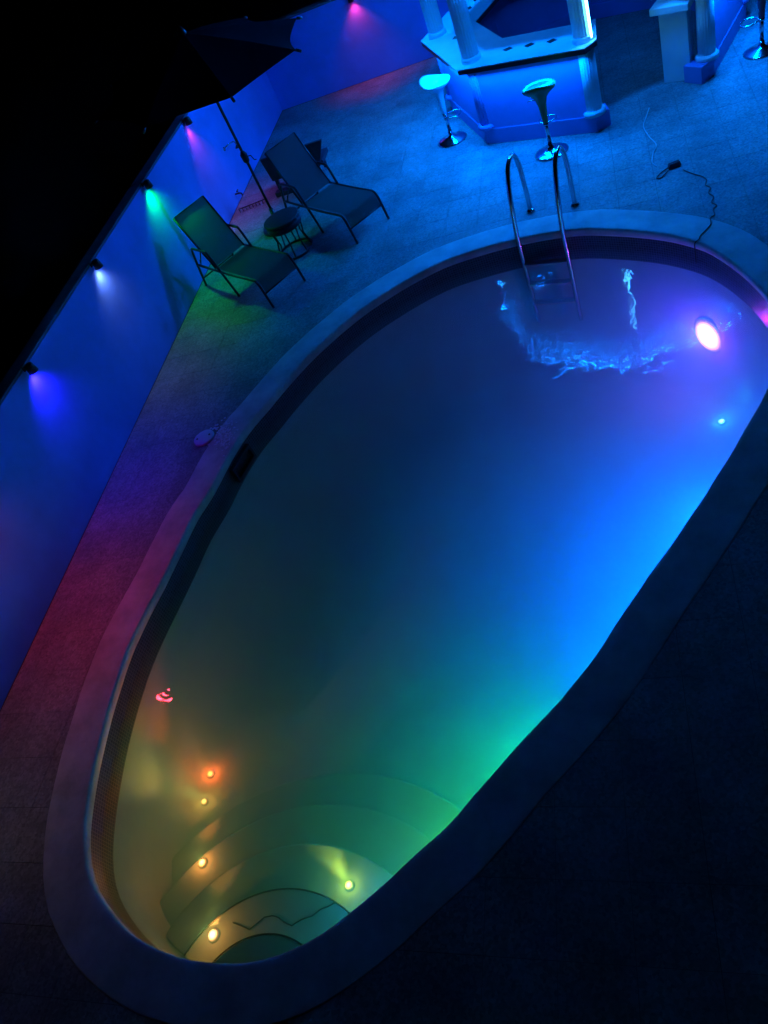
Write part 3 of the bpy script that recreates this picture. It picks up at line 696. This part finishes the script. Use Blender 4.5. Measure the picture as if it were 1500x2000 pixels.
# ------------------------------------------------------------------ underwater lights
bv = [v.co.copy() for v in basin.data.vertices]; bf = [tuple(p.vertices) for p in basin.data.polygons]
for s in steps:
    o_ = len(bv); bv += [v.co.copy() for v in s.data.vertices]; bf += [tuple(i + o_ for i in p.vertices) for p in s.data.polygons]
BVH = BVHTree.FromPolygons(bv, bf)
def hit(px, py):
    start = gp(px, py, WATER); h, nr, i, d = BVH.ray_cast(start, ray(px, py).normalized())
    if h is None:      # above the plaster: the tile band itself
        k = nearest(gp(px, py, -0.3)); return OUT[k] + NRM[k] * 0.03 + Vector((0, 0, -0.3)), -NRM[k]
    if nr.dot(ray(px, py)) > 0: nr = -nr
    return h, nr
EM = {}
def pool_light(p, nr, color, core, power, label, aim=None, rad=0.045, spot=None, glow=None, est=14.0, lift=0.07):
    o = empty('underwater_light', p); o.rotation_mode = 'QUATERNION'; o.rotation_quaternion = Vector(nr).to_track_quat('Z', 'Y')
    tag(o, label, 'lamp', 'coloured lights under the pool water')
    MB().lathe([(rad * 1.12, 0.0), (rad * 1.12, 0.006), (rad * 1.04, 0.013), (rad, 0.014)], 24).build('bezel', M['plaster'], o)
    MB().lathe([(rad, 0.013), (rad * 0.8, 0.020), (rad * 0.3, 0.024), (0.0, 0.0245)], 24).build('lens', lens_emis('pool_lens', core, est, rad * 1.1), o)
    q = Vector(p) + Vector(nr) * 0.06
    inv = o.rotation_quaternion.inverted()
    if aim is not None:
        light('beam_light', 'SPOT', (0, 0, 0.06), power, color, inv @ Vector(aim), o, spot_size=R(spot or 70), spot_blend=1.0, shadow_soft_size=0.03)
    if glow: light('glow_light', 'POINT', (0, 0, lift), glow, color, None, o, shadow_soft_size=0.03)
    return o
def to_px(p, px, py, dz=0.0):
    """aim from p towards the place where a second pixel meets the basin"""
    h, _ = hit(px, py); return (h + Vector((0, 0, 0.08 + dz)) - p)
LIT = [
 # pixel, tail pixel, colour, core, beam power, glow, radius, spot angle, label
 ((412, 1513), (268, 1335), (1.0, 0.13, 0.02), (1.0, 0.50, 0.15), 22.0, 2.0, 0.034, 56, 'red glowing pool light above the small yellow one'),
 ((400, 1567), (262, 1480), (1.0, 0.60, 0.10), (1.0, 0.9, 0.35), 14.0, 0.5, 0.030, 62, 'small yellow pool light between the red and the upper orange one'),
 ((397, 1686), (415, 1600), (1.0, 0.30, 0.05), (1.0, 0.75, 0.35), 16.0, 1.3, 0.036, 44, 'orange pool light below the yellow one, left of the steps'),
 ((683, 1730), (640, 1640), (0.60, 0.75, 0.05), (1.0, 1.0, 0.45), 10.0, 0.6, 0.034, 44, 'yellow pool light on the steps, right of the cracked step'),
 ((418, 1827), (438, 1770), (1.0, 0.36, 0.06), (1.0, 0.70, 0.3), 20.0, 1.0, 0.044, 44, 'brightest orange pool light at the bottom step by the near edge'),
 ((1410, 825), (1450, 795), (0.0, 0.45, 1.0), (0.4, 1.0, 1.0), 8.0, 2.0, 0.040, 44, 'small cyan pool light near the right pool edge'),
]
for pxy, tpx, c_, core, bp_, gl_, rad, spa, lab in LIT:
    p, nr = hit(*pxy)
    pool_light(p, nr, c_, core, bp_, lab, to_px(p, *tpx), rad, spa, gl_, 12.0, 0.13 if pxy[1] > 1800 else 0.07)
p, nr = hit(1385, 655)
pool_light(p, nr, (0.14, 0.01, 1.0), (1.0, 0.6, 0.95), 0.0, 'big white and magenta pool light at the far right', None, 0.20, None, 22.0, 11.0)
light('pink_halo_light', 'POINT', p + nr * 0.10, 1.3, (1.0, 0.12, 0.6), None, None, shadow_soft_size=0.05)
# lights set into the right-hand wall, hidden under the coping; added fill lights follow
def wall_light(px, py, z, color, power, label):
    q = gp(px, py); k = nearest(q); p = OUT[k] + NRM[k] * 0.012; p.z = z
    pool_light(p, -NRM[k], color, color, 0.0, label, None, 0.05, None, power, 10.0)
wall_light(1410, 925, -0.55, (0.0, 0.14, 1.0), 26.0, 'blue light under the right coping beside the cyan light')
wall_light(1200, 1225, -0.65, (0.0, 0.40, 0.8), 4.0, 'teal light under the right coping between the blue and green ones')
wall_light(1050, 1430, -0.85, (0.0, 1.0, 0.28), 15.0, 'green light under the right coping of the pool')
wall_light(850, 1640, -0.50, (0.20, 1.0, 0.08), 3.6, 'yellow-green light under the right coping near the steps')
for x_, y_, pw_, lab in ((1475, 800, 56.0, 'added blue fill light low on the right pool wall, farthest of three'), (1380, 960, 45.0, 'added blue fill light low on the right pool wall, second of three'), (1290, 1090, 34.0, 'added blue fill light low on the right pool wall, nearest of three')):
    q_ = gp(x_, y_); wall_light(x_, y_, depth(q_) + 0.36, (0.0, 0.13, 1.0), pw_, lab)  # unseen fill lamps, added to spread an even blue through the water
wall_light(700, 1770, -0.32, (0.02, 0.60, 0.80), 2.6, 'added teal fill light under the near right coping beside the steps')  # unseen fill lamp, added to turn the near water teal and light the treads
# thin dark crack zigzagging over the steps, built as a tube
wz = [(360, 610), (420, 632), (480, 660), (535, 615), (590, 568), (650, 558), (690, 570), (740, 610), (790, 632), (830, 605), (870, 582), (940, 560), (1000, 512), (1060, 488), (1110, 460)]
wp_ = []
for x, y in wz:
    h_, n_ = hit(360 + x / 3.75, 1640 + y / 3.75); wp_.append(h_ + n_ * 0.006)
tag(MB().tube(wp_, 0.0045, 6).build('step_crack', M['cable']), 'thin dark crack zigzagging over the pool steps', 'wire')
